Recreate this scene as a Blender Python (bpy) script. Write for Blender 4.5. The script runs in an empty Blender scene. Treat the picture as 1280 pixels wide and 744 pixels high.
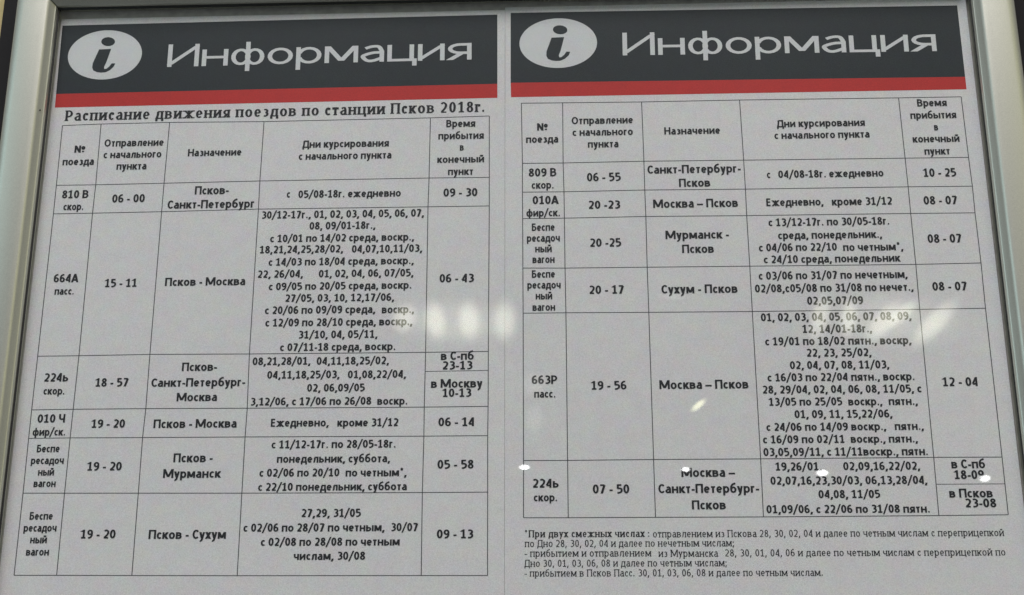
import bpy, bmesh, math, random
from mathutils import Matrix, Vector

random.seed(7)
scene = bpy.context.scene
COL = scene.collection
LAYER = 0.000006          # height of one layer of ink

# ------------------------------------------------------------------ camera, world, lamps, exposure
H0 = 1.55                 # height of the board's reference point above the floor
CAM_ROT = [[0.999175, 0.011582, 0.038923], [0.040606, -0.270773, -0.961786], [-0.0006, 0.962574, -0.27102]]
cam_data = bpy.data.cameras.new("camera")
cam_data.sensor_width = 36.0
cam_data.lens = 42.1875
cam_data.clip_start = 0.01
cam_data.clip_end = 100
cam = bpy.data.objects.new("camera", cam_data)
COL.objects.link(cam)
cam.matrix_world = Matrix.Translation((0, -0.5, H0)) @ Matrix(CAM_ROT).to_4x4()
scene.camera = cam

world = bpy.data.worlds.new("World")
scene.world = world
world.use_nodes = True
bg = world.node_tree.nodes["Background"]
bg.inputs[0].default_value = (0.93, 0.95, 1.0, 1)
bg.inputs[1].default_value = 0.13

scene.view_settings.view_transform = 'Standard'
scene.view_settings.look = 'None'
scene.view_settings.exposure = 0.0
scene.view_settings.gamma = 1.0
scene.view_settings.use_curve_mapping = False

BOARD = Vector((-0.02, 0.0, H0 + 0.13))

def area_lamp(name, loc, size_x, size_y, radiance, color, target=BOARD, shape='RECTANGLE', tilt=0.0, soft=False):
    d = bpy.data.lights.new(name, 'AREA')
    d.shape = shape
    d.size, d.size_y = size_x, size_y
    area = size_x * size_y * (math.pi / 4 if shape == 'ELLIPSE' else 1)
    d.energy = radiance * math.pi * area
    d.color = color
    if soft:                                  # emission fades to the rim, put in to soften the mirrored glare
        d.use_nodes = True
        nt = d.node_tree
        em = nt.nodes["Emission"]
        g = nt.nodes.new('ShaderNodeNewGeometry')
        sub = nt.nodes.new('ShaderNodeVectorMath'); sub.operation = 'SUBTRACT'; sub.inputs[1].default_value = (.5, .5, 0)
        ln = nt.nodes.new('ShaderNodeVectorMath'); ln.operation = 'LENGTH'
        mr = nt.nodes.new('ShaderNodeMapRange'); mr.interpolation_type = 'SMOOTHERSTEP'
        mr.inputs[1].default_value = 0.5; mr.inputs[2].default_value = 0.05
        mr.inputs[3].default_value = 0.0; mr.inputs[4].default_value = 1.0
        nt.links.new(g.outputs['Parametric'], sub.inputs[0]); nt.links.new(sub.outputs[0], ln.inputs[0])
        nt.links.new(ln.outputs['Value'], mr.inputs[0]); nt.links.new(mr.outputs[0], em.inputs['Strength'])
    o = bpy.data.objects.new(name, d)
    COL.objects.link(o)
    o.location = loc
    q = (Vector(target) - Vector(loc)).to_track_quat('-Z', 'Y').to_matrix()
    o.rotation_euler = (q @ Matrix.Rotation(math.radians(tilt), 3, 'Z')).to_euler()
    return o

area_lamp("ceiling_light", (0.0, -3.0, H0 + 4.2), 5.0, 2.2, 8.4, (1.0, 0.955, 0.965))
area_lamp("cool_window_light", (-1.95, -1.75, H0 + 0.55), 1.1, 1.8, 1.15, (0.66, 0.93, 1.0))
area_lamp("warm_hall_light", (1.9, -1.9, H0 + 0.75), 1.3, 1.8, .60, (1.0, 0.97, 0.50))

# lamps and lit panes high in the hall behind the photographer: the glass mirrors them; the broad ones are added haze
REFLECTED = [
    ('spot', -0.225, -6.935, 1.007, 0.074, 0.032, 0),
    ('spot', 0.767, -6.905, 0.978, 0.064, 0.029, 0),
    ('spot', 1.574, -6.791, 0.939, 0.077, 0.038, 0),
    ('spot', 2.444, -6.572, 0.881, 0.069, 0.037, 5),
    ('win', -0.952, -6.715, 1.905, 0.17, 0.2, -25),
    ('win', -0.763, -6.739, 1.894, 0.15, 0.26, 10),
    ('win', -0.559, -6.756, 1.896, 0.16, 0.26, 5),
    ('win', -0.339, -6.768, 1.897, 0.17, 0.27, 0),
    ('win', 1.589, -6.623, 1.857, 0.126, 0.301, -18),
    ('win', 1.754, -6.589, 1.847, 0.106, 0.242, -10),
    ('win', 1.946, -6.552, 1.81, 0.134, 0.297, -42),
    ('win', 2.049, -6.516, 1.848, 0.096, 0.215, -50),
    ('win', 2.222, -6.483, 1.784, 0.133, 0.37, -48),
    ('broad', -0.634, -6.751, 1.89, 0.951, 0.375, 0),
    ('broad', 1.991, -6.539, 1.816, 1.101, 0.431, -8),
    ('cres', 0.854, -6.839, 1.367, 0.044, 0.128, -52),
    ('faint', -0.163, -6.855, 1.52, 0.13, 0.15, 0),
    ('faint', -0.16, -6.894, 1.305, 0.1, 0.169, 0),
    ('faint', 0.703, -6.712, 2.024, 0.149, 0.04, -6)]
for kind, rx_, ry_, rz_, w_, h_, tilt_ in REFLECTED:
    pos = (rx_, ry_, rz_ + H0)
    hit = (rx_ * 0.068, 0, H0 + rz_ * 0.068 + .0)
    if kind == 'spot':
        area_lamp("hall_downlight", pos, w_ * 1.25, h_ * 1.4, 24.0, (1.0, 1.0, 1.0), hit, 'RECTANGLE', tilt_, True)
    elif kind == 'win':
        area_lamp("hall_pane_light", pos, w_ * 1.3, h_ * 1.35, 3.6, (1.0, 1.0, 0.80), hit, 'RECTANGLE', tilt_, True)
    elif kind == 'broad':
        area_lamp("glare_haze_light", pos, w_, h_, 1.6, (1.0, 1.0, 0.80), hit, 'RECTANGLE', tilt_, True)  # added wide faint lamp, mirrored as the haze that joins the panes
    elif kind == 'cres':
        area_lamp("hall_lamp_shade_light", pos, w_*1.4, h_*1.3, 8.0, (1.0, 1.0, 0.62), hit, 'RECTANGLE', tilt_, True)
    else:
        area_lamp("hall_faint_light", pos, w_ * 1.7, h_ * 1.4, .9, (1.0, 1.0, 0.92), hit, 'RECTANGLE', tilt_, True)

# ------------------------------------------------------------------ materials
def new_mat(name):
    m = bpy.data.materials.new(name)
    m.use_nodes = True
    return m, m.node_tree, m.node_tree.nodes["Principled BSDF"]

def noise(nt, scale, detail=3, rough=.55, coord='Object', stretch=None):
    tc = nt.nodes.new('ShaderNodeTexCoord')
    n = nt.nodes.new('ShaderNodeTexNoise')
    n.inputs['Scale'].default_value = scale
    n.inputs['Detail'].default_value = detail
    n.inputs['Roughness'].default_value = rough
    if stretch:
        mp = nt.nodes.new('ShaderNodeMapping'); mp.inputs['Scale'].default_value = stretch
        nt.links.new(tc.outputs[coord], mp.inputs[0]); nt.links.new(mp.outputs[0], n.inputs['Vector'])
    else:
        nt.links.new(tc.outputs[coord], n.inputs['Vector'])
    return n

def ramp(nt, src, c0, c1, p0=.3, p1=.7):
    r = nt.nodes.new('ShaderNodeValToRGB')
    r.color_ramp.elements[0].position, r.color_ramp.elements[1].position = p0, p1
    r.color_ramp.elements[0].color = (*c0, 1); r.color_ramp.elements[1].color = (*c1, 1)
    nt.links.new(src, r.inputs[0])
    return r

def mix(nt, a, b, fac, mode='MULTIPLY'):
    m = nt.nodes.new('ShaderNodeMix'); m.data_type = 'RGBA'; m.blend_type = mode
    m.inputs[0].default_value = fac
    nt.links.new(a, m.inputs[6]); nt.links.new(b, m.inputs[7])
    return m.outputs[2]

def bump(nt, bsdf, src, strength, dist):
    b = nt.nodes.new('ShaderNodeBump')
    b.inputs['Strength'].default_value = strength; b.inputs['Distance'].default_value = dist
    nt.links.new(src, b.inputs['Height']); nt.links.new(b.outputs[0], bsdf.inputs['Normal'])

def print_mat(name, color, rough=.6, grain=.12, speck=0.0):
    """ink or paper: base colour with the fine uneven grain of a cheap print"""
    m, nt, b = new_mat(name)
    fine = noise(nt, 1900, 2, .8)
    lo = tuple(max(0, 1 - grain * 1.1) for _ in range(3))
    g1 = ramp(nt, fine.outputs[0], lo, (1 + grain * .5,) * 3, .3, .7)
    blot = noise(nt, 170, 3, .6)
    g2 = ramp(nt, blot.outputs['Color'], (1, 1, 1), (1, 1, 1))
    tint = nt.nodes.new('ShaderNodeMix'); tint.data_type = 'RGBA'; tint.inputs[0].default_value = speck
    tint.inputs[6].default_value = (.5, .5, .5, 1); nt.links.new(blot.outputs['Color'], tint.inputs[7])
    base = nt.nodes.new('ShaderNodeRGB'); base.outputs[0].default_value = (*color, 1)
    c = mix(nt, base.outputs[0], g1.outputs[0], 1)
    dbl = nt.nodes.new('ShaderNodeVectorMath'); dbl.operation = 'SCALE'; dbl.inputs['Scale'].default_value = 2.0
    nt.links.new(tint.outputs[2], dbl.inputs[0])
    c = mix(nt, c, dbl.outputs[0], 1)
    nt.links.new(c, b.inputs['Base Color'])
    b.inputs['Roughness'].default_value = rough
    b.inputs['Specular IOR Level'].default_value = .25
    wave = noise(nt, 9, 1, .4, stretch=(1, .45, 1))      # the sheet does not lie quite flat
    w = nt.nodes.new('ShaderNodeBump'); w.inputs['Strength'].default_value = .8; w.inputs['Distance'].default_value = .006
    nt.links.new(wave.outputs[0], w.inputs['Height'])
    f = nt.nodes.new('ShaderNodeBump'); f.inputs['Strength'].default_value = .3; f.inputs['Distance'].default_value = .0002
    nt.links.new(fine.outputs[0], f.inputs['Height']); nt.links.new(w.outputs[0], f.inputs['Normal'])
    nt.links.new(f.outputs[0], b.inputs['Normal'])
    return m

PAPER = print_mat("white_office_paper", (.745, .728, .752), .75, .15, .10)
INK = print_mat("black_toner", (.016, .018, .022), .55, .35)
RULE = print_mat("thin_black_rule", (.06, .065, .075), .55, .3)
BAND = print_mat("slate_print", (.020, .027, .033), .5, .30, .2)
RED = print_mat("red_print", (.53, .030, .028), .5, .16, .10)
WHITE = print_mat("unprinted_white", (.70, .705, .73), .7, .12, .08)

def metal_mat():
    m, nt, b = new_mat("satin_anodised_aluminium")
    n = noise(nt, 2200, 3, .6)
    r = ramp(nt, n.outputs[0], (.52, .53, .46), (.61, .62, .54))
    nt.links.new(r.outputs[0], b.inputs['Base Color'])
    b.inputs['Metallic'].default_value = .8
    b.inputs['Roughness'].default_value = .36
    bump(nt, b, n.outputs[0], .10, .0002)
    return m
METAL = metal_mat()

def plain(name, color, rough=.7, scale=200, amt=.2, bmp=.2, metallic=0):
    m, nt, b = new_mat(name)
    n = noise(nt, scale, 4, .6)
    r = ramp(nt, n.outputs[0], tuple(c * (1 - amt) for c in color), tuple(c * (1 + amt) for c in color))
    nt.links.new(r.outputs[0], b.inputs['Base Color'])
    b.inputs['Roughness'].default_value = rough; b.inputs['Metallic'].default_value = metallic
    bump(nt, b, n.outputs[0], bmp, .001)
    return m
BLACK = plain("black_rubber_gasket", (.012, .012, .012), .6)
PANEL = plain("black_mounting_panel", (.003, .0026, .0035), .9)
BACKER = plain("grey_backing_card", (.42, .40, .38), .8)
PLASTER = plain("yellow_ochre_wall_paint", (.46, .38, .17), .7, 60)
STEEL = plain("dark_screw_head", (.05, .05, .045), .5, metallic=.6)

def glass_mat():
    m = bpy.data.materials.new("clear_acrylic_glazing"); m.use_nodes = True
    nt = m.node_tree; nt.nodes.clear()
    out = nt.nodes.new('ShaderNodeOutputMaterial')
    tr = nt.nodes.new('ShaderNodeBsdfTransparent'); tr.inputs[0].default_value = (.975, .985, .975, 1)
    gl = nt.nodes.new('ShaderNodeBsdfGlossy'); gl.inputs['Roughness'].default_value = .0
    fr = nt.nodes.new('ShaderNodeFresnel'); fr.inputs['IOR'].default_value = 1.50
    mx = nt.nodes.new('ShaderNodeMixShader')
    wav = noise(nt, 9, 0, .4)
    b = nt.nodes.new('ShaderNodeBump'); b.inputs['Strength'].default_value = 1.0; b.inputs['Distance'].default_value = .00012
    nt.links.new(wav.outputs[0], b.inputs['Height'])
    nt.links.new(b.outputs[0], gl.inputs['Normal'])
    geo = nt.nodes.new('ShaderNodeNewGeometry')          # only the outer skin mirrors; seen from inside it just lets light through
    inv = nt.nodes.new('ShaderNodeMath'); inv.operation = 'SUBTRACT'; inv.inputs[0].default_value = 1
    mul = nt.nodes.new('ShaderNodeMath'); mul.operation = 'MULTIPLY'
    nt.links.new(geo.outputs['Backfacing'], inv.inputs[1]); nt.links.new(fr.outputs[0], mul.inputs[0]); nt.links.new(inv.outputs[0], mul.inputs[1])
    both = nt.nodes.new('ShaderNodeMath'); both.operation = 'MULTIPLY'; both.inputs[1].default_value = 2   # front and back skin reflect alike
    nt.links.new(mul.outputs[0], both.inputs[0]); nt.links.new(both.outputs[0], mx.inputs[0]); nt.links.new(tr.outputs[0], mx.inputs[1]); nt.links.new(gl.outputs[0], mx.inputs[2])
    nt.links.new(mx.outputs[0], out.inputs[0])
    return m
GLASS = glass_mat()

# ------------------------------------------------------------------ helpers
def link(name, me, mat, parent=None, loc=(0, 0, 0), rot=(0, 0, 0)):
    if mat and not me.materials: me.materials.append(mat)
    o = bpy.data.objects.new(name, me); COL.objects.link(o)
    o.parent = parent; o.location = loc; o.rotation_euler = rot
    return o

def empty(name, loc, rot=(0, 0, 0)):
    o = bpy.data.objects.new(name, None); COL.objects.link(o)
    o.empty_display_size = .02; o.location = loc; o.rotation_euler = rot
    return o

def mesh(name, V, F):
    me = bpy.data.meshes.new(name); me.from_pydata(V, [], F); me.update()
    return me

def box_mesh(name, x0, x1, y0, y1, z0, z1, bevel=0):
    bm = bmesh.new()
    bmesh.ops.create_cube(bm, size=1)
    for v in bm.verts:
        v.co = ((x0 + x1) / 2 + v.co.x * (x1 - x0), (y0 + y1) / 2 + v.co.y * (y1 - y0), (z0 + z1) / 2 + v.co.z * (z1 - z0))
    if bevel: bmesh.ops.bevel(bm, geom=bm.edges[:], offset=bevel, segments=2, affect='EDGES')
    me = bpy.data.meshes.new(name); bm.to_mesh(me); bm.free()
    return me

# ---- lettering: every glyph is drawn as pen strokes (units: capital height 640, small letters 470)
X_H, CAP = 470.0, 640.0
ADV = {'а':490,'б':545,'в':530,'г':385,'д':560,'е':505,'ж':760,'з':445,'и':560,'й':560,'к':500,'л':535,'м':690,
       'н':555,'о':540,'п':545,'р':540,'с':438,'т':440,'у':475,'ф':690,'х':475,'ц':575,'ч':510,'ш':800,'ы':720,'ь':505,
       'я':505,'А':610,'Б':560,'В':570,'Д':660,'Е':495,'И':655,'М':870,'Н':640,'О':680,'П':635,'Р':545,'С':535,
       'Ч':570,'№':900,' ':230,',':262,'.':268,'/':430,'-':306,'–':500,'*':400,':':276,';':276}

def arc_pts(cx, cy, rx, ry, a0, a1, n=None):
    n = n or max(4, int(abs(a1 - a0) / 20) + 1)
    return [(cx + rx * math.cos(math.radians(a0 + (a1 - a0) * i / n)),
             cy + ry * math.sin(math.radians(a0 + (a1 - a0) * i / n))) for i in range(n + 1)]

def smooth(pts, k=5):
    P = [pts[0]] + list(pts) + [pts[-1]]
    out = []
    for i in range(1, len(P) - 2):
        p0, p1, p2, p3 = P[i - 1:i + 3]
        for j in range(k):
            t = j / k
            out.append(tuple(0.5 * (2 * b + (c - a) * t + (2 * a - 5 * b + 4 * c - d) * t * t + (3 * b - a - 3 * c + d) * t ** 3)
                             for a, b, c, d in zip(p0, p1, p2, p3)))
    out.append(tuple(pts[-1]))
    return out

def glyph(ch, wv, wh, serif):
    """advance width and strokes of one character"""
    adv = ADV.get(ch, 507)
    if serif: adv += 46
    S = 24 + wv / 2 + (40 if serif else 6)
    L, R = S, adv - S
    M = (L + R) / 2
    o = []
    X, C = X_H, CAP
    b, hx, hc = wh / 2, X_H - wh / 2, CAP - wh / 2
    rx = (R - L) / 2
    V = lambda x, y0, y1, s='bt': o.append(('v', x, y0, y1, s))
    H = lambda x0, x1, y: o.append(('v' if False else 'h', x0, x1, y))
    D = lambda x0, y0, x1, y1, w=1.0, s='bt': o.append(('d', x0, y0, x1, y1, w, s))
    A = lambda cx, cy, ax, ay, a0, a1: o.append(('p', arc_pts(cx, cy, ax, ay, a0, a1)))
    P = lambda *p: o.append(('p', smooth(p)))
    DOT = lambda x, y, r: o.append(('o', x, y, r))
    ry = (X - wh) / 2
    if ch in 'оО':
        T = X if ch == 'о' else C
        A(M, T / 2, rx, (T - wh) / 2, 0, 360)
    elif ch in 'сС':
        T = X if ch == 'с' else C
        A(M + rx * .22, T / 2, rx * 1.22, (T - wh) / 2, 42, 318)
        if serif: V(M + rx * .85, T * .68, T - b, '')
    elif ch == 'е':
        A(M, X / 2, rx, ry, 0, 318); H(L, R, X * .5)
    elif ch == 'а':
        V(R, 0, X * .66, 'r'); P((R, X * .62), (R - rx * .35, hx - 8), (M - rx * .1, hx), (L + rx * .2, X * .82))
        P((R, X * .57), (M, X * .55), (L + 6, X * .40), (L, X * .26), (L + rx * .45, b + 4), (M + rx * .1, b + 4), (R, X * .24))
    elif ch == 'б':
        A(M, X * .47, rx, X * .47 - b, 0, 360)
        P((L, X * .5), (L + 20, X * .98), (M - 20, C * .95), (M + rx * .5, C * .99), (R - 5, C * 1.07))
    elif ch in 'вВ':
        T = X if ch == 'в' else C
        m, x1 = T * .53, L + (R - L) * .45
        V(L, 0, T); H(L, x1, T - b); H(L, x1 + 10, m); H(L, x1 + 10, b)
        A(x1, (T - b + m) / 2, (R - x1) * .82, (T - b - m) / 2, -90, 90)
        A(x1 + 10, (m + b) / 2, R - x1 - 10, (m - b) / 2, -90, 90)
    elif ch == 'Р':
        V(L, 0, C); x1 = L + (R - L) * .4; lo = C * .40
        H(L, x1, hc); H(L, x1, lo); A(x1, (hc + lo) / 2, R - x1, (hc - lo) / 2, -90, 90)
    elif ch == 'Б':
        V(L, 0, C); H(L, R - 20, hc); x1 = L + (R - L) * .45; m = C * .57
        H(L, x1, m); H(L, x1, b); A(x1, (m + b) / 2, R - x1, (m - b) / 2, -90, 90)
    elif ch == 'г':
        V(L, 0, X); H(L, R + 35, hx)
        if serif: V(R + 20, X * .7, X - 10, '')
    elif ch in 'дД':
        T = X if ch == 'д' else C
        V(R - 8, b, T, 't'); H(L - 22, R + 38, b); P((L + 66, T - b), (L + 54, T * .5), (L + 4, b)); H(L + 50, R, T - b)
        V(L - 22 + 8, -135, wh, ''); V(R + 38, -135, wh, '')
    elif ch == 'Е':
        V(L, 0, C); H(L, R + 22, hc); H(L, R + 6, C * .52); H(L, R + 22, b)
        if serif: V(R + 15, C * .75, C - 5, ''); V(R + 15, 5, C * .25, '')
    elif ch == 'ж':
        V(M, 0, X); m = X * .51; f = .7 if serif else .9
        D(L - 8, 0, M - 12, m, f, 'b'); D(R + 8, 0, M + 12, m, f, 'b'); D(M - 12, m, L - 2, X, f, 't'); D(M + 12, m, R + 2, X, f, 't')
    elif ch == 'з':
        P((L + 8, X * .88), (M - 10, hx), (R - 18, X * .8), (R - 30, X * .62), (M - 10, X * .525))
        P((M - 10, X * .525), (R - 8, X * .43), (R, X * .24), (M, b), (L - 5, X * .12))
    elif ch in 'ийИ':
        T = C if ch == 'И' else X
        V(L, 0, T); V(R, 0, T); D(L, T * .10, R, T * .90, .85, '')
        if ch == 'й': P((M - 85, X + 175), (M - 55, X + 95), (M + 55, X + 95), (M + 85, X + 175))
    elif ch == 'к':
        V(L, 0, X); H(L, M - 20, X * .51); D(M - 20, X * .5, R + 14, X, .95, 't'); D(M - 30, X * .54, R + 22, 0, 1., 'b')
    elif ch == 'л':
        V(R, 0, X); H(L + 70, R, hx); P((L + 82, X - b), (L + 72, X * .55), (L + 38, X * .14), (L - 40, b * 1.0))
    elif ch in 'мМ':
        T = X if ch == 'м' else C
        V(L, 0, T); V(R, 0, T); D(M, T * .12, L + 12, T, .95, ''); D(M, T * .12, R - 12, T, .95, '')
    elif ch in 'нН':
        T = X if ch == 'н' else C
        V(L, 0, T); V(R, 0, T); H(L, R, T * .52)
    elif ch in 'пП':
        T = X if ch == 'п' else C
        V(L, 0, T); V(R, 0, T); H(L, R, T - b)
    elif ch == 'р':
        V(L, -170, X); A(M + 4, X / 2, rx - 4, ry, -160, 160)
    elif ch == 'т':
        V(M, 0, X, 'b'); H(L - 44, R + 44, hx)
        if serif: V(L - 30, X * .72, X - 8, ''); V(R + 30, X * .72, X - 8, '')
    elif ch == 'у':
        D(M + 6, X * .06, L - 12, X, .98, 't'); P((R + 10, X - 2), (M + 30, X * .12), (M - 20, -85), (L + 10, -150), (L - 25, -150)) if not serif else D(L + 30, -160, R + 10, X, .8, 't')
    elif ch == 'ф':
        V(M, -170, C * 1.03, 'bt'); A(M - rx * .48, X / 2, rx * .52, ry, 0, 360); A(M + rx * .48, X / 2, rx * .52, ry, 0, 360)
    elif ch == 'х':
        D(L - 14, 0, R + 14, X, .95); D(R + 14, 0, L - 14, X, 1.0)
    elif ch == 'ц':
        V(L, 0, X); V(R - 14, 0, X, 't'); H(L, R + 34, b); V(R + 38, -130, wh, '')
    elif ch == 'ч':
        T = X; V(R, 0, T); P((L, T), (L, T * .62), (L + 50, T * .44), (M + 20, T * .40), (R, T * .46))
    elif ch == 'Ч':
        T = C; V(R, 0, T); P((L, T), (L, T * .62), (L + 60, T * .44), (M + 20, T * .40), (R, T * .46))
    elif ch == 'ш':
        V(L, 0, X); V(M, 0, X); V(R, 0, X); H(L, R, b)
    elif ch in 'ьы':
        r = R if ch == 'ь' else L + 300
        V(L, 0, X); x1 = L + (r - L) * .45; m = X * .60
        H(L, x1, m); H(L, x1, b); A(x1, (m + b) / 2, r - x1, (m - b) / 2, -90, 90)
        if ch == 'ы': V(R, 0, X)
    elif ch == 'я':
        V(R, 0, X); x1 = R - (R - L) * .45; m = X * .42
        H(x1, R, hx); H(x1, R, m); A(x1, (hx + m) / 2, x1 - L, (hx - m) / 2, 90, 270)
        D(L - 12, 0, x1 + 30, m, 1., 'b')
    elif ch == 'А':
        D(L - 26, 0, M, C, .95, 'b'); D(R + 26, 0, M, C, 1., 'b'); H(L + 30, R - 30, C * .27)
    elif ch == '№':
        r = 470; m = (L + r) / 2
        V(L, 0, C); V(r, 0, C); D(r, 20, L, C - 20, 1., '')
        A(740, C * .66, 85, C * .26 - b, 0, 360); H(650, 830, C * .16)
    elif ch == '0':
        A(M, C / 2, rx, C / 2 - b, 0, 360)
    elif ch == '1':
        V(M + 15, 0, C, ''); D(L - 15, C * .76, M + 5, C * .93, .9, ''); H(L - 25, R + 40, b)
    elif ch == '2':
        P((L, C * .84), (L + 60, hc - 16), (M + 10, hc), (R - 8, C * .78), (R - 18, C * .55), (M - 5, C * .28), (L, b + 20)); H(L - 30, R + 24, b)
    elif ch == '3':
        P((L + 6, C * .88), (M - 10, hc), (R - 16, C * .82), (R - 26, C * .62), (M - 24, C * .52))
        P((M - 24, C * .52), (R - 2, C * .42), (R, C * .22), (M, b), (L - 8, C * .09))
    elif ch == '4':
        V(R - 40, 0, C, 'b'); H(L - 40, R + 30, C * .25); D(L - 24, C * .28, R - 50, C - 12, .85, '')
    elif ch == '5':
        V(L + 18, C * .50, C - 8, ''); H(L + 18, R + 4, hc); P((L + 10, C * .545), (M, C * .56), (R - 8, C * .48), (R, C * .24), (M - 5, b), (L - 15, C * .07))
    elif ch == '6':
        A(M, C * .31, rx, C * .31 - b, 0, 360); P((L, C * .36), (L + 14, C * .7), (M, hc - 8), (R - 14, hc - 2))
    elif ch == '7':
        H(L - 28, R + 14, hc); D(M - 62, 0, R, C - wh * .6, 1., '')
    elif ch == '8':
        A(M, C * .745, rx * .82, C * .245 - b * .9, 0, 360); A(M, C * .275, rx, C * .275 - b, 0, 360)
    elif ch == '9':
        A(M, C * .69, rx, C * .31 - b, 0, 360); P((R, C * .64), (R - 14, C * .3), (M, b + 8), (L + 14, b + 2))
    elif ch == ',': D(80, -115, 150, 95, .95, '')
    elif ch == '.': DOT(134, 62, 68)
    elif ch == ':': DOT(134, 62, 66); DOT(134, X - 90, 66)
    elif ch == ';': D(80, -115, 150, 95, .9, ''); DOT(140, X - 90, 62)
    elif ch == '/': D(30, -110, adv - 30, C + 60, .72, '')
    elif ch == '-': H(40, adv - 30, X * .47)
    elif ch == '–': H(6, adv - 6, X * .47)
    elif ch == '*':
        for a in (90, 30, 150): 
            c, s = math.cos(math.radians(a)) * 120, math.sin(math.radians(a)) * 120
            o.append(('p', [(200 - c, C * .88 - s), (200 + c, C * .88 + s)], .55))
    return adv, o

def pen(pts, wv, wh):
    """ribbon of an elliptical pen along a path: heavier on verticals than on horizontals"""
    n, left, right = len(pts), [], []
    closed = abs(pts[0][0] - pts[-1][0]) + abs(pts[0][1] - pts[-1][1]) < 1e-3 and n > 4
    for i, (x, y) in enumerate(pts):
        a = pts[i - 1] if i else (pts[-2] if closed else pts[0])
        c = pts[i + 1] if i < n - 1 else (pts[1] if closed else pts[-1])
        dx, dy = c[0] - a[0], c[1] - a[1]
        l = math.hypot(dx, dy) or 1
        nx, ny = -dy / l, dx / l
        left.append((x + nx * wv / 2, y + ny * wh / 2)); right.append((x - nx * wv / 2, y - ny * wh / 2))
    return left, right

def text_mesh(name, text, width, cap, wv, wh, serif, z0=0.0):
    """one line of print; origin at the left end of the baseline, exactly `width` long, all in metres"""
    V, F = [], []
    layer = 0
    def quad(*p):
        nonlocal layer
        k = len(V); z = z0 + LAYER * (layer % 9)
        V.extend((x, y, z) for x, y in p); F.append(tuple(range(k, k + len(p)))); layer += 1
    pos, ink0, ink1 = 0.0, None, 0.0
    for ch in text:
        adv, strokes = glyph(ch, wv, wh, serif)
        if strokes:
            if ink0 is None: ink0 = pos + 24
            ink1 = pos + adv - 28
        sh, st = wv * .5 + 44, 56
        for s in strokes:
            if s[0] == 'v':
                _, x, y0, y1, e = s; x += pos
                quad((x - wv / 2, y0), (x + wv / 2, y0), (x + wv / 2, y1), (x - wv / 2, y1))
                if serif:
                    if 'b' in e: quad((x - sh, y0), (x + sh, y0), (x + sh, y0 + st), (x - sh, y0 + st))
                    if 't' in e: quad((x - sh, y1 - st), (x + sh, y1 - st), (x + sh, y1), (x - sh, y1))
                    if 'r' in e: quad((x, y0), (x + sh * 1.1, y0), (x + sh * 1.1, y0 + st), (x, y0 + st))
            elif s[0] == 'h':
                _, x0, x1, y = s
                quad((x0 + pos, y - wh / 2), (x1 + pos, y - wh / 2), (x1 + pos, y + wh / 2), (x0 + pos, y + wh / 2))
            elif s[0] == 'd':
                _, x0, y0, x1, y1, w, e = s; x0 += pos; x1 += pos
                l = math.hypot(x1 - x0, y1 - y0)
                hw = (wv * .5 + wh * .5 * abs(x1 - x0) / l) * w * .96
                quad((x0 - hw, y0), (x0 + hw, y0), (x1 + hw, y1), (x1 - hw, y1))
                if serif:
                    for tag_, x, y in (('b', x0, y0), ('t', x1, y1)):
                        if tag_ in e:
                            yy = y if tag_ == 'b' else y - st
                            quad((x - sh, yy), (x + sh, yy), (x + sh, yy + st), (x - sh, yy + st))
            elif s[0] == 'o':
                _, x, y, r = s
                quad(*[(x + pos + r * math.cos(a * math.pi / 4), y + r * math.sin(a * math.pi / 4)) for a in range(8)])
            else:
                f = s[2] if len(s) > 2 else 1
                lt, rt = pen([(x + pos, y) for x, y in s[1]], wv * f, wh * f)
                k, z = len(V), z0 + LAYER * (layer % 9)
                for a, b_ in zip(lt, rt): V.append((a[0], a[1], z)); V.append((b_[0], b_[1], z))
                F.extend((k + 2 * i, k + 2 * i + 1, k + 2 * i + 3, k + 2 * i + 2) for i in range(len(lt) - 1))
                layer += 1
        pos += adv
    sx, sy = width / (ink1 - ink0), cap / CAP
    V = [((x - ink0) * sx, y * sy, z) for x, y, z in V]
    me = bpy.data.meshes.new(name); me.from_pydata(V, [], F)
    return me

# ---- print layout, millimetres from the lower left corner of each sheet
GRID_L = [
    [(5.98, 242.60), (23.92, 243.06), (55.73, 243.26), (99.33, 242.84), (175.47, 243.26), (202.22, 243.66)],
    [(6.18, 213.36), (24.25, 213.30), (55.48, 213.56), (99.06, 213.93), (175.38, 214.09), (202.35, 213.95)],
    [(6.25, 199.67), (24.08, 199.71), (55.46, 199.95), (99.17, 200.50), (175.16, 200.42), (202.41, 200.42)],
    [(6.16, 134.11), (24.36, 134.14), (55.52, 134.43), (99.03, 134.18), (175.35, 134.15), (202.30, 134.27)],
    [(6.09, 110.50), (24.17, 110.63), (55.71, 110.65), (99.50, 110.47), (175.23, 110.34), (202.32, 110.43)],
    [(6.13, 98.21), (24.09, 98.29), (55.36, 98.20), (99.32, 98.16), (175.30, 97.96), (202.21, 97.97)],
    [(6.29, 75.00), (24.06, 74.90), (55.50, 74.74), (99.39, 74.51), (175.12, 74.38), (202.32, 74.41)],
    [(6.29, 41.25), (24.17, 41.20), (55.66, 41.03), (99.49, 40.86), (175.32, 40.73), (202.42, 40.66)]]
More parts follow.
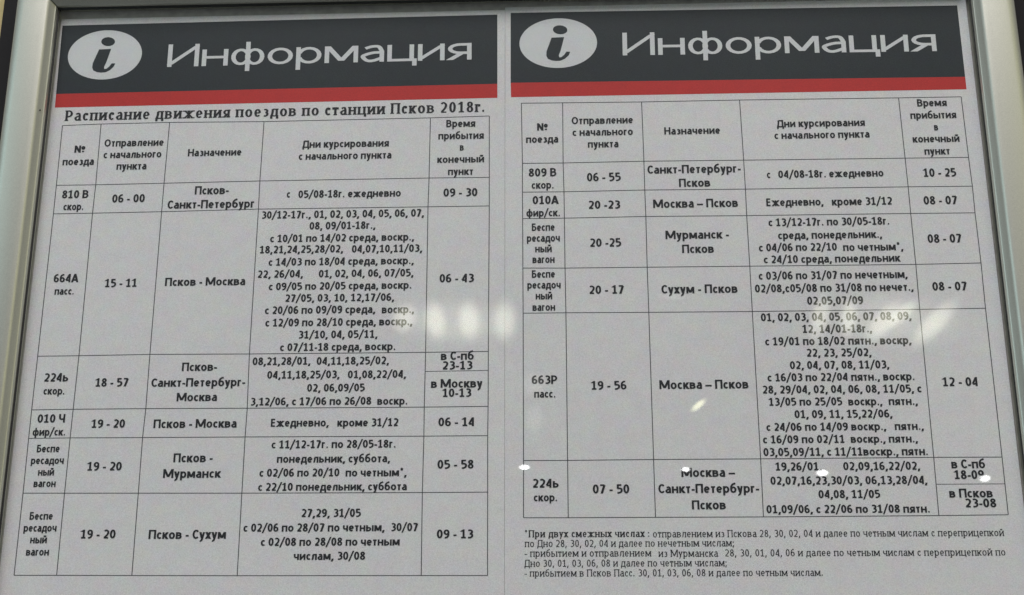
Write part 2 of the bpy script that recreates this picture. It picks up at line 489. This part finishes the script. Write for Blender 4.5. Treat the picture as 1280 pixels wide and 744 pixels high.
GRID_R = [
    [(7.37, 248.38), (26.09, 248.22), (61.74, 247.96), (105.74, 248.04), (176.53, 247.71), (204.18, 247.67)],
    [(7.76, 219.10), (25.95, 218.98), (61.91, 219.20), (106.03, 218.94), (176.83, 218.67), (204.45, 218.57)],
    [(7.72, 205.38), (26.17, 205.27), (61.88, 205.53), (106.08, 205.23), (176.96, 205.18), (204.72, 205.03)],
    [(7.79, 192.93), (26.19, 192.88), (61.96, 193.13), (105.99, 192.87), (176.96, 192.80), (204.58, 192.67)],
    [(7.82, 170.11), (26.19, 169.87), (61.83, 169.80), (106.06, 169.69), (177.05, 169.55), (204.75, 169.83)],
    [(7.86, 149.74), (26.31, 149.71), (61.89, 149.52), (106.05, 149.36), (176.88, 149.50), (204.51, 149.67)],
    [(7.83, 86.12), (26.20, 86.07), (61.89, 86.21), (106.03, 86.20), (176.80, 86.38), (204.50, 86.30)],
    [(7.76, 62.55), (26.15, 62.47), (61.90, 62.48), (105.83, 62.45), (176.61, 62.68), (204.42, 62.88)]]
SPLIT_L = [(175.51, 125.77), (202.34, 125.97)]
SPLIT_R = [(176.89, 75.36), (204.62, 75.37)]
TEXT_L = [
    (12.8, 229.2, 4.8, 3.17, '№'),
    (7.9, 223.1, 14.5, 3.26, 'поезда'),
    (26.4, 231.9, 27.4, 3.28, 'Отправление'),
    (26.5, 226.2, 26.7, 3.26, 'с начального'),
    (33.0, 220.5, 13.8, 3.24, 'пункта'),
    (65.3, 226.5, 24.6, 3.25, 'Назначение'),
    (117.6, 229.7, 39.3, 3.25, 'Дни курсирования'),
    (116.1, 223.9, 42.1, 3.23, 'с начального пункта'),
    (182.7, 238.6, 13.2, 3.27, 'Время'),
    (179.2, 232.7, 20.6, 3.25, 'прибытия'),
    (189.0, 227.1, 1.8, 3.23, 'в'),
    (178.9, 221.3, 21.1, 3.21, 'конечный'),
    (183.8, 215.4, 11.4, 3.19, 'пункт'),
    (9.3, 207.1, 12.1, 3.52, '810 В'),
    (10.5, 201.4, 9.3, 3.19, 'скор.'),
    (32.4, 204.7, 14.9, 3.6, '06 - 00'),
    (69.8, 208.0, 15.4, 3.61, 'Псков-'),
    (57.9, 201.4, 39.4, 3.58, 'Санкт-Петербург'),
    (111.6, 205.8, 1.6, 3.28, 'с'),
    (116.8, 205.6, 46.1, 3.27, '05/08-18г. ежедневно'),
    (181.9, 205.2, 15.2, 3.57, '09 - 30'),
    (9.6, 167.6, 11.0, 3.48, '664А'),
    (10.6, 161.9, 8.8, 3.06, 'пасс.'),
    (32.7, 165.1, 14.5, 3.46, '15 - 11'),
    (59.6, 165.3, 35.7, 3.45, 'Псков - Москва'),
    (100.7, 196.0, 72.8, 3.24, '30/12-17г., 01, 02, 03, 04, 05, 06, 07,'),
    (122.5, 190.6, 29.5, 3.23, '08, 09/01-18г.,'),
    (105.2, 184.9, 64.1, 3.21, 'с 10/01 по 14/02 среда, воскр.,'),
    (100.8, 179.8, 37.2, 3.19, '18,21,24,25,28/02,'),
    (141.8, 179.6, 31.2, 3.18, '04,07,10,11/03,'),
    (105.1, 174.0, 64.3, 3.17, 'с 14/03 по 18/04 среда, воскр.,'),
    (100.5, 168.5, 20.2, 3.16, '22, 26/04,'),
    (127.6, 168.4, 41.8, 3.15, '01, 02, 04, 06, 07/05,'),
    (105.8, 162.8, 62.9, 3.13, 'с 09/05 по 20/05 среда, воскр.'),
    (113.3, 157.4, 47.9, 3.12, '27/05, 03, 10, 12,17/06,'),
    (104.7, 152.0, 48.4, 3.2, 'с 20/06 по 09/09 среда,'),
    (155.9, 151.8, 14.1, 3.19, 'воскр.,'),
    (105.2, 146.4, 64.2, 3.18, 'с 12/09 по 28/10 среда, воскр.,'),
    (119.9, 140.9, 34.5, 3.16, '31/10, 04, 05/11,'),
    (112.2, 135.4, 50.2, 3.14, 'с 07/11-18 среда, воскр.'),
    (180.8, 165.4, 15.0, 3.52, '06 - 43'),
    (10.0, 122.9, 10.7, 3.41, '224ь'),
    (10.4, 117.2, 9.4, 3.02, 'скор.'),
    (32.7, 120.5, 14.5, 3.4, '18 - 57'),
    (70.0, 127.0, 15.3, 3.41, 'Псков-'),
    (57.2, 120.2, 40.8, 3.39, 'Санкт-Петербург-'),
    (68.7, 113.8, 17.5, 3.36, 'Москва'),
    (100.6, 129.3, 25.2, 3.13, '08,21,28/01,'),
    (128.4, 129.2, 31.3, 3.12, '04,11,18,25/02,'),
    (107.3, 123.3, 31.3, 3.1, '04,11,18,25/03,'),
    (142.1, 123.2, 25.1, 3.1, '01,08,22/04,'),
    (124.8, 117.5, 24.8, 3.08, '02, 06,09/05'),
    (100.7, 111.7, 51.9, 3.07, '3,12/06, с 17/06 по 26/08'),
    (155.1, 111.6, 13.0, 3.06, 'воскр.'),
    (181.9, 130.8, 14.2, 3.4, 'в С-пб'),
    (182.6, 126.6, 12.9, 3.38, '23-13'),
    (177.9, 118.7, 21.9, 3.45, 'в Москву'),
    (182.8, 114.7, 12.3, 3.34, '10-13'),
    (9.1, 105.0, 12.0, 3.35, '010 Ч'),
    (7.6, 99.4, 14.3, 3.05, 'фир/ск.'),
    (32.7, 102.6, 14.6, 3.33, '19 - 20'),
    (59.6, 102.3, 35.8, 3.42, 'Псков - Москва'),
    (110.0, 102.5, 24.8, 3.13, 'Ежедневно,'),
    (138.4, 102.4, 26.0, 3.12, 'кроме 31/12'),
    (181.3, 102.2, 15.3, 3.39, '06 - 14'),
    (10.2, 92.3, 9.9, 2.94, 'Беспе'),
    (8.2, 87.3, 14.2, 2.92, 'ресадоч'),
    (11.8, 82.4, 6.9, 2.91, 'ный'),
    (10.4, 77.6, 9.5, 2.89, 'вагон'),
    (32.6, 84.4, 14.9, 3.36, '19 - 20'),
    (69.3, 87.7, 16.8, 3.45, 'Псков -'),
    (65.4, 81.1, 24.5, 3.43, 'Мурманск'),
    (110.8, 93.3, 52.8, 3.09, 'с 11/12-17г. по 28/05-18г.'),
    (113.4, 87.2, 47.9, 3.07, 'понедельник, суббота,'),
    (106.3, 81.4, 33.8, 3.06, 'с 02/06 по 20/10'),
    (142.7, 81.3, 25.7, 3.05, 'по четным*,'),
    (106.1, 75.5, 62.5, 3.04, 'с 22/10 понедельник, суббота'),
    (181.2, 84.3, 15.2, 3.41, '05 - 58'),
    (10.2, 64.0, 9.9, 2.94, 'Беспе'),
    (8.2, 59.1, 14.0, 2.92, 'ресадоч'),
    (11.5, 54.3, 7.1, 2.91, 'ный'),
    (10.3, 49.3, 9.7, 2.89, 'вагон'),
    (32.6, 56.2, 14.8, 3.35, '19 - 20'),
    (61.3, 55.9, 32.5, 3.42, 'Псков - Сухум'),
    (124.8, 64.6, 24.9, 3.09, '27,29, 31/05'),
    (100.9, 58.7, 58.9, 3.07, 'с 02/06 по 28/07 по четным,'),
    (162.3, 58.7, 11.3, 3.06, '30/07'),
    (108.5, 52.9, 57.7, 3.05, 'с 02/08 по 28/08 по четным'),
    (122.5, 47.2, 29.6, 3.03, 'числам, 30/08'),
    (181.4, 55.7, 15.0, 3.31, '09 - 13')]
TEXT_R = [
    (14.4, 234.9, 4.7, 3.25, '№'),
    (9.4, 229.0, 14.5, 3.23, 'поезда'),
    (30.0, 237.7, 27.6, 3.25, 'Отправление'),
    (30.3, 232.0, 27.1, 3.24, 'с начального'),
    (37.1, 226.2, 13.7, 3.22, 'пункта'),
    (71.4, 231.9, 24.9, 3.23, 'Назначение'),
    (121.7, 234.5, 38.9, 3.22, 'Дни курсирования'),
    (120.2, 228.9, 42.0, 3.2, 'с начального пункта'),
    (184.4, 243.4, 13.1, 3.24, 'Время'),
    (180.9, 237.5, 20.2, 3.22, 'прибытия'),
    (190.8, 231.7, 1.8, 3.2, 'в'),
    (180.9, 226.1, 20.5, 3.18, 'конечный'),
    (185.5, 220.2, 11.2, 3.16, 'пункт'),
    (10.5, 212.8, 12.4, 3.59, '809 В'),
    (11.8, 207.0, 9.9, 3.26, 'скор.'),
    (36.4, 210.1, 15.0, 3.68, '06 - 55'),
    (63.3, 213.3, 41.2, 3.57, 'Санкт-Петербург-'),
    (77.0, 206.8, 13.8, 3.55, 'Псков'),
    (115.8, 210.3, 1.6, 3.25, 'с'),
    (120.8, 210.3, 46.0, 3.24, '04/08-18г. ежедневно'),
    (184.0, 209.8, 14.3, 3.63, '10 - 25'),
    (12.2, 199.7, 11.4, 3.54, '010А'),
    (9.4, 193.9, 15.0, 3.22, 'фир/ск.'),
    (36.8, 197.1, 14.0, 3.53, '20 -23'),
    (65.3, 197.1, 37.2, 3.62, 'Москва – Псков'),
    (114.8, 197.2, 24.9, 3.3, 'Ежедневно,'),
    (143.3, 197.1, 26.1, 3.3, 'кроме 31/12'),
    (183.0, 196.9, 14.5, 3.59, '08 - 07'),
    (11.8, 187.2, 10.1, 3.2, 'Беспе'),
    (9.6, 182.2, 14.5, 3.18, 'ресадоч'),
    (13.2, 177.3, 7.3, 3.16, 'ный'),
    (12.0, 172.4, 9.7, 3.15, 'вагон'),
    (37.1, 179.5, 13.7, 3.56, '20 -25'),
    (70.2, 182.6, 27.6, 3.56, 'Мурманск -'),
    (77.2, 176.1, 13.8, 3.54, 'Псков'),
    (115.2, 187.9, 52.3, 3.27, 'с 13/12-17г. по 30/05-18г.'),
    (119.0, 181.9, 44.8, 3.25, 'среда, понедельник.,'),
    (110.4, 176.4, 33.6, 3.23, 'с 04/06 по 22/10'),
    (146.6, 176.1, 25.8, 3.23, 'по четным*,'),
    (112.2, 171.0, 58.4, 3.21, 'с 24/10 среда, понедельник'),
    (183.1, 179.3, 14.5, 3.62, '08 - 07'),
    (11.7, 165.7, 10.1, 3.13, 'Беспе'),
    (9.7, 160.8, 14.5, 3.11, 'ресадоч'),
    (13.3, 155.9, 7.2, 3.1, 'ный'),
    (11.9, 150.8, 9.8, 3.08, 'вагон'),
    (36.4, 158.1, 15.1, 3.48, '20 - 17'),
    (67.6, 157.9, 32.7, 3.57, 'Сухум - Псков'),
    (109.6, 163.6, 63.5, 3.28, 'с 03/06 по 31/07 по нечетным,'),
    (107.7, 157.9, 67.4, 3.26, '02/08,с05/08 по 31/08 по нечет.,'),
    (129.6, 152.2, 23.7, 3.25, '02,05,07/09'),
    (183.1, 157.8, 14.6, 3.54, '08 - 07'),
    (11.4, 118.7, 10.9, 3.35, '663Р'),
    (12.4, 112.8, 9.1, 3.05, 'пасс.'),
    (36.5, 116.0, 15.0, 3.42, '19 - 56'),
    (65.3, 116.0, 37.4, 3.51, 'Москва – Псков'),
    (109.5, 145.1, 63.6, 3.22, '01, 02, 03, 04, 05, 06, 07, 08, 09,'),
    (126.7, 139.8, 29.4, 3.2, '12, 14/01-18г.,'),
    (110.7, 134.5, 61.4, 3.19, 'с 19/01 по 18/02 пятн., воскр,'),
    (127.8, 129.4, 27.2, 3.17, '22, 23, 25/02,'),
    (120.5, 124.1, 41.5, 3.15, '02, 04, 07, 08, 11/03,'),
    (110.8, 118.9, 61.3, 3.13, 'с 16/03 по 22/04 пятн., воскр.'),
    (108.4, 113.7, 66.1, 3.12, '28, 29/04, 02, 04, 06, 08, 11/05, с'),
    (110.7, 108.5, 30.5, 3.1, '13/05 по 25/05'),
    (143.7, 108.4, 14.1, 3.1, 'воскр.,'),
    (160.4, 108.4, 12.0, 3.09, 'пятн.,'),
    (121.1, 103.2, 40.4, 3.08, '01, 09, 11, 15,22/06,'),
    (109.1, 97.9, 49.4, 3.06, 'с 24/06 по 14/09 воскр.,'),
    (162.0, 97.9, 11.9, 3.06, 'пятн.,'),
    (107.4, 92.7, 33.7, 3.05, 'с 16/09 по 02/11'),
    (143.5, 92.7, 27.5, 3.04, 'воскр., пятн.,'),
    (107.3, 87.4, 67.4, 3.12, '03,05,09/11, с 11/11воскр., пятн.'),
    (183.3, 116.2, 14.7, 3.48, '12 - 04'),
    (11.5, 74.9, 10.9, 3.37, '224ь'),
    (12.0, 69.3, 9.8, 3.0, 'скор.'),
    (36.4, 72.4, 15.1, 3.44, '07 - 50'),
    (73.1, 79.0, 22.0, 3.46, 'Москва –'),
    (63.4, 72.4, 41.3, 3.43, 'Санкт-Петербург-'),
    (76.9, 65.7, 13.9, 3.41, 'Псков'),
    (111.8, 81.4, 19.1, 3.1, '19,26/01,'),
    (139.6, 81.4, 31.3, 3.09, '02,09,16,22/02,'),
    (109.5, 75.6, 63.8, 3.08, '02,07,16,23,30/03, 06,13,28/04,'),
    (128.7, 70.0, 25.0, 3.06, '04,08, 11/05'),
    (107.2, 64.0, 66.1, 3.04, '01,09/06, с 22/06 по 31/08 пятн.'),
    (183.6, 81.9, 13.7, 3.35, 'в С-пб'),
    (184.3, 77.5, 12.1, 3.34, '18-09'),
    (181.6, 70.0, 17.5, 3.31, 'в Псков'),
    (187.6, 66.0, 12.5, 3.29, '23-08')]
NOTES = [
    ('b', 8.1, 54.7, 51.4, 2.6, '*При двух смежных числах :'),
    ('n', 60.5, 54.5, 141.4, 2.58, 'отправлением из Пскова 28, 30, 02, 04 и далее по четным числам с переприцепкой'),
    ('n', 8.2, 50.8, 85.4, 2.58, 'по Дно 28, 30, 02, 04 и далее по нечетным числам;'),
    ('n', 8.1, 46.9, 51.6, 2.58, '- прибытием и отправлением'),
    ('n', 62.6, 46.7, 24.1, 2.57, 'из Мурманска'),
    ('n', 89.4, 46.8, 112.3, 2.55, '28, 30, 01, 04, 06 и далее по четным числам с переприцепкой по'),
    ('n', 8.0, 42.9, 82.3, 2.56, 'Дно 30, 01, 03, 06, 08 и далее по четным числам;'),
    ('n', 8.0, 39.0, 120.5, 2.55, '- прибытием в Псков Пасс. 30, 01, 03, 06, 08 и далее по четным числам.')]
HEAD_L = (52.17, 271.15, 141.82, 11.5, 0.32)
HEAD_R = (53.68, 271.26, 142.0, 11.47, -0.37)
TITLE = (6.7, 245.05, 193.84, 4.76, 0.26)
BAND_L = [(0.74, 293.65), (205.74, 294.66), (205.86, 252.55), (1.49, 251.67), (1.34, 258.51), (205.84, 259.51)]
BAND_R = [(2.52, 294.12), (208.22, 293.18), (207.55, 251.27), (2.69, 251.44), (2.51, 258.61), (207.57, 257.4)]
DISC_L = (22.45, 278.04, 17.49, 12.64)
DISC_R = (24.4, 278.17, 17.83, 12.59)
I_BODY = [(-0.17, 0.219), (0.155, 0.234), (0.108, -0.045), (0.057, -0.322), (0.011, -0.495), (0.023, -0.579), (0.078, -0.573), (0.149, -0.482), (0.21, -0.355), (0.308, -0.364), (0.266, -0.502), (0.171, -0.638), (0.06, -0.712), (-0.055, -0.722), (-0.173, -0.698), (-0.271, -0.626), (-0.309, -0.503), (-0.303, -0.329), (-0.239, -0.069)]
I_DOT = [(0.241, 0.527), (0.228, 0.583), (0.198, 0.635), (0.154, 0.677), (0.1, 0.705), (0.041, 0.716), (-0.016, 0.709), (-0.066, 0.684), (-0.105, 0.645), (-0.128, 0.594), (-0.134, 0.538), (-0.121, 0.481), (-0.091, 0.429), (-0.046, 0.387), (0.007, 0.36), (0.066, 0.349), (0.123, 0.356), (0.173, 0.381), (0.212, 0.42), (0.235, 0.47)]

# ------------------------------------------------------------------ setting: ochre wall and the black panel the frame hangs on
wall = link("wall", box_mesh("wall", -1.6, 1.6, 0.014, 0.10, H0 - 1.2, H0 + 1.4), PLASTER)
wall['kind'] = 'structure'
panel = link("mounting_panel", box_mesh("mounting_panel", -0.2648, 0.42, 0.0062, 0.0138, H0 - .16, H0 + .46, .0006), PANEL)
panel['label'] = "black mounting panel on the ochre wall, behind the aluminium frame"
panel['category'] = "panel"

# ------------------------------------------------------------------ the aluminium frame
X0, X1, Z0, Z1 = -0.2334, 0.1887, H0 - 0.0158, H0 + 0.2838     # the opening
frame = empty("notice_frame", ((X0 + X1) / 2, 0, Z0 - .018))
frame['label'] = "satin aluminium notice frame with mitred corners and clear glazing over two timetables"
frame['category'] = "notice frame"
FO = Vector(frame.location)
# profile: (distance outward from the opening, height in front of the sheets)
PROFILE = [(0, -.0045), (0, .0044), (.0003, .0050), (.0008, .0053), (.0022, .0071), (.0029, .0079), (.0038, .0085),
           (.0052, .0088), (.0090, .0090), (.0135, .0090), (.0162, .0088), (.0172, .0083), (.0177, .0074), (.0179, .0062), (.0179, -.0045)]
def rail(name, side):
    """one mitred rail; side is 'l','r','t','b'"""
    V, F, n = [], [], len(PROFILE)
    gap = .00028
    for end in (0, 1):
        for u, h in PROFILE:
            if side in 'lr':
                x = X0 - u if side == 'l' else X1 + u
                z = (Z0 - u + gap) if end == 0 else (Z1 + u - gap)
            else:
                z = Z1 + u if side == 't' else Z0 - u
                x = (X0 - u + gap) if end == 0 else (X1 + u - gap)
            V.append((x - FO.x, -h - FO.y, z - FO.z))
    for i in range(n - 1): F.append((i, i + 1, n + i + 1, n + i))
    F.append((n - 1, 0, n, 2 * n - 1))
    F.append(tuple(range(n))); F.append(tuple(range(2 * n - 1, n - 1, -1)))
    me = mesh(name, V, F)
    bm = bmesh.new(); bm.from_mesh(me); bmesh.ops.recalc_face_normals(bm, faces=bm.faces[:]); bm.to_mesh(me); bm.free()
    for p in me.polygons: p.use_smooth = len(p.vertices) == 4
    me.set_sharp_from_angle(angle=math.radians(32))
    return link(name, me, METAL, frame)
rail("side_rail", 'l'); rail("side_rail", 'r'); rail("cross_rail", 't'); rail("cross_rail", 'b')

def local_box(name, x0, x1, y0, y1, z0, z1, mat, parent=frame, bevel=0):
    return link(name, box_mesh(name, x0 - FO.x, x1 - FO.x, y0, y1, z0 - FO.z, z1 - FO.z, bevel), mat, parent)
local_box("backing_board", X0 - .006, X1 + .006, .0006, .0044, Z0 - .006, Z1 + .006, BACKER)
# glazing held by a black gasket just under the lip
gz = local_box("glazing_pane", X0 + .0001, X1 - .0001, -.0026, -.0022, Z0 + .0001, Z1 - .0001, GLASS)
G = .0010
for x0, x1, z0, z1 in ((X0 + .00003, X0 + G * .7, Z0 + G, Z1 - G), (X1 - G * .4, X1 - .00003, Z0 + G, Z1 - G),
                       (X0 + .00003, X1 - .00003, Z1 - G, Z1 - .00003), (X0 + .00003, X1 - .00003, Z0 + .00003, Z0 + G)):
    local_box("gasket_strip", x0, x1, -.0034, -.0028, z0, z1, BLACK)
# small rivet in the bevel of the left rail
bm = bmesh.new(); bmesh.ops.create_uvsphere(bm, u_segments=10, v_segments=6, radius=.00042)
me = bpy.data.meshes.new("rivet"); bm.to_mesh(me); bm.free()
link("rivet", me, STEEL, frame, (X0 - .0016 - FO.x, -.0064, H0 + .2303 - FO.z))

# ------------------------------------------------------------------ the printed sheets
MM = .001
def flat(name, pts, z, mat, parent):
    return link(name, mesh(name, [(x * MM, y * MM, z) for x, y in pts], [tuple(range(len(pts)))]), mat, parent)

def stroke(name, pts, width, z, mat, parent):
    """a printed rule following the sheet"""
    L_, R_ = [], []
    for i, p in enumerate(pts):
        a, c = pts[max(i - 1, 0)], pts[min(i + 1, len(pts) - 1)]
        dx, dy = c[0] - a[0], c[1] - a[1]; l = math.hypot(dx, dy)
        L_.append((p[0] - dy / l * width / 2, p[1] + dx / l * width / 2)); R_.append((p[0] + dy / l * width / 2, p[1] - dx / l * width / 2))
    V = [(x * MM, y * MM, z) for x, y in L_ + R_]; n = len(pts)
    return link(name, mesh(name, V, [(i, n + i, n + i + 1, i + 1) for i in range(n - 1)]), mat, parent)

def line_of_print(name, x, y, width, cap, text, weight, mat, parent, z=.00003, angle=0, serif=False):
    wv, wh = weight
    if cap < 8: cap, y = cap * 1.09, y - cap * .03         # ink spreads a little
    me = text_mesh(name, text, width * MM, cap * MM, wv, wh, serif)
    return link(name, me, mat, parent, (x * MM, y * MM, z), (0, 0, math.radians(angle)))

BOLD, HEAVY_SERIF, BOOK_SERIF, LIGHT = (156, 110), (150, 64), (104, 54), (85, 71)

def timetable(origin, width, label, grid, split, split_col, texts, band, head, disc, curl):
    """sheet lying in the frame: local x to the right, local y up the sheet, local z towards the reader"""
    t = empty("timetable_sheet", (origin[0], 0, H0 + origin[1]), (math.pi / 2, 0, 0))
    t['label'] = label; t['category'] = "timetable"; t['group'] = "printed train timetables in the frame"
    # paper, with its free margin lifting slightly
    xs = [0, width * .3, width * .6] + [width - 4.5 + 4.5 * k / 12 for k in range(13)]
    nx, ny = len(xs) - 1, 6
    V, F = [], []
    for j in range(ny + 1):
        for i in range(nx + 1):
            x, y = xs[i], 297 * j / ny
            e = max(0, (x - (width - 4.5)) / 4.5) if curl else 0
            V.append((x * MM, y * MM, .0011 * e * e - .00012))
    for j in range(ny):
        for i in range(nx):
            a = j * (nx + 1) + i; F.append((a, a + 1, a + nx + 2, a + nx + 1))
    # thickness of the sheet along its edge
    me = mesh("paper", V, F)
    paper = link("paper", me, PAPER, t)
    sol = paper.modifiers.new("thickness", 'SOLIDIFY'); sol.thickness = .0001; sol.offset = -1
    # heading: slate band, red stripe, information sign, heading word
    tl, tr, br, bl, ml, mr = band
    hb = flat("header_band", [ml, mr, tr, tl], -.00008, BAND, t)
    flat("red_stripe", [bl, br, mr, ml], -.00008, RED, t)
    cx, cy, rx, ry = disc
    d = flat("info_disc", [(cx + rx * math.cos(a * math.pi / 32), cy + ry * math.sin(a * math.pi / 32)) for a in range(64)], -.00003, WHITE, hb)
    flat("info_letter", [(cx + rx * a, cy + ry * b) for a, b in I_BODY], .00001, BAND, hb)
    flat("info_letter_dot", [(cx + rx * a, cy + ry * b) for a, b in I_DOT], .00001, BAND, hb)
    line_of_print("header_word", head[0], head[1], head[2], head[3], "Информация", LIGHT, WHITE, hb, -.00003, head[4])
    # table rules
    for r in grid: stroke("table_rule", r, .30, -.00006, RULE, t)
    for c in range(6): stroke("table_rule", [r[c] for r in grid], .34, -.00003, RULE, t)
    stroke("table_rule", split, .22, -.000045, RULE, t)
    for x, y, w, cap, s in texts:
        line_of_print("text_line", x, y, w, cap, s, BOLD, INK, t, -.00001)
    return t

left = timetable((-0.2327, -0.0172), 209.28, "left timetable sheet, listing departures from Псков below a bold serif title line",
                 GRID_L, SPLIT_L, 4, TEXT_L, BAND_L, HEAD_L, DISC_L, False)
tl_ = line_of_print("title_line", TITLE[0], TITLE[1], TITLE[2], TITLE[3], "Расписание движения поездов по станции Псков 2018г.",
                    HEAVY_SERIF, INK, left, -.00001, TITLE[4], True)
right = timetable((-0.0233, -0.0159), 210.6, "right timetable sheet, with arrivals at Псков and five small footnote lines below its table",
                  GRID_R, SPLIT_R, 4, TEXT_R, BAND_R, HEAD_R, DISC_R, True)
for k, x, y, w, cap, s in NOTES:
    line_of_print("footnote_line", x, y, w, cap, s, (134, 60) if k == 'b' else BOOK_SERIF, INK, right, -.00001, 0, True)
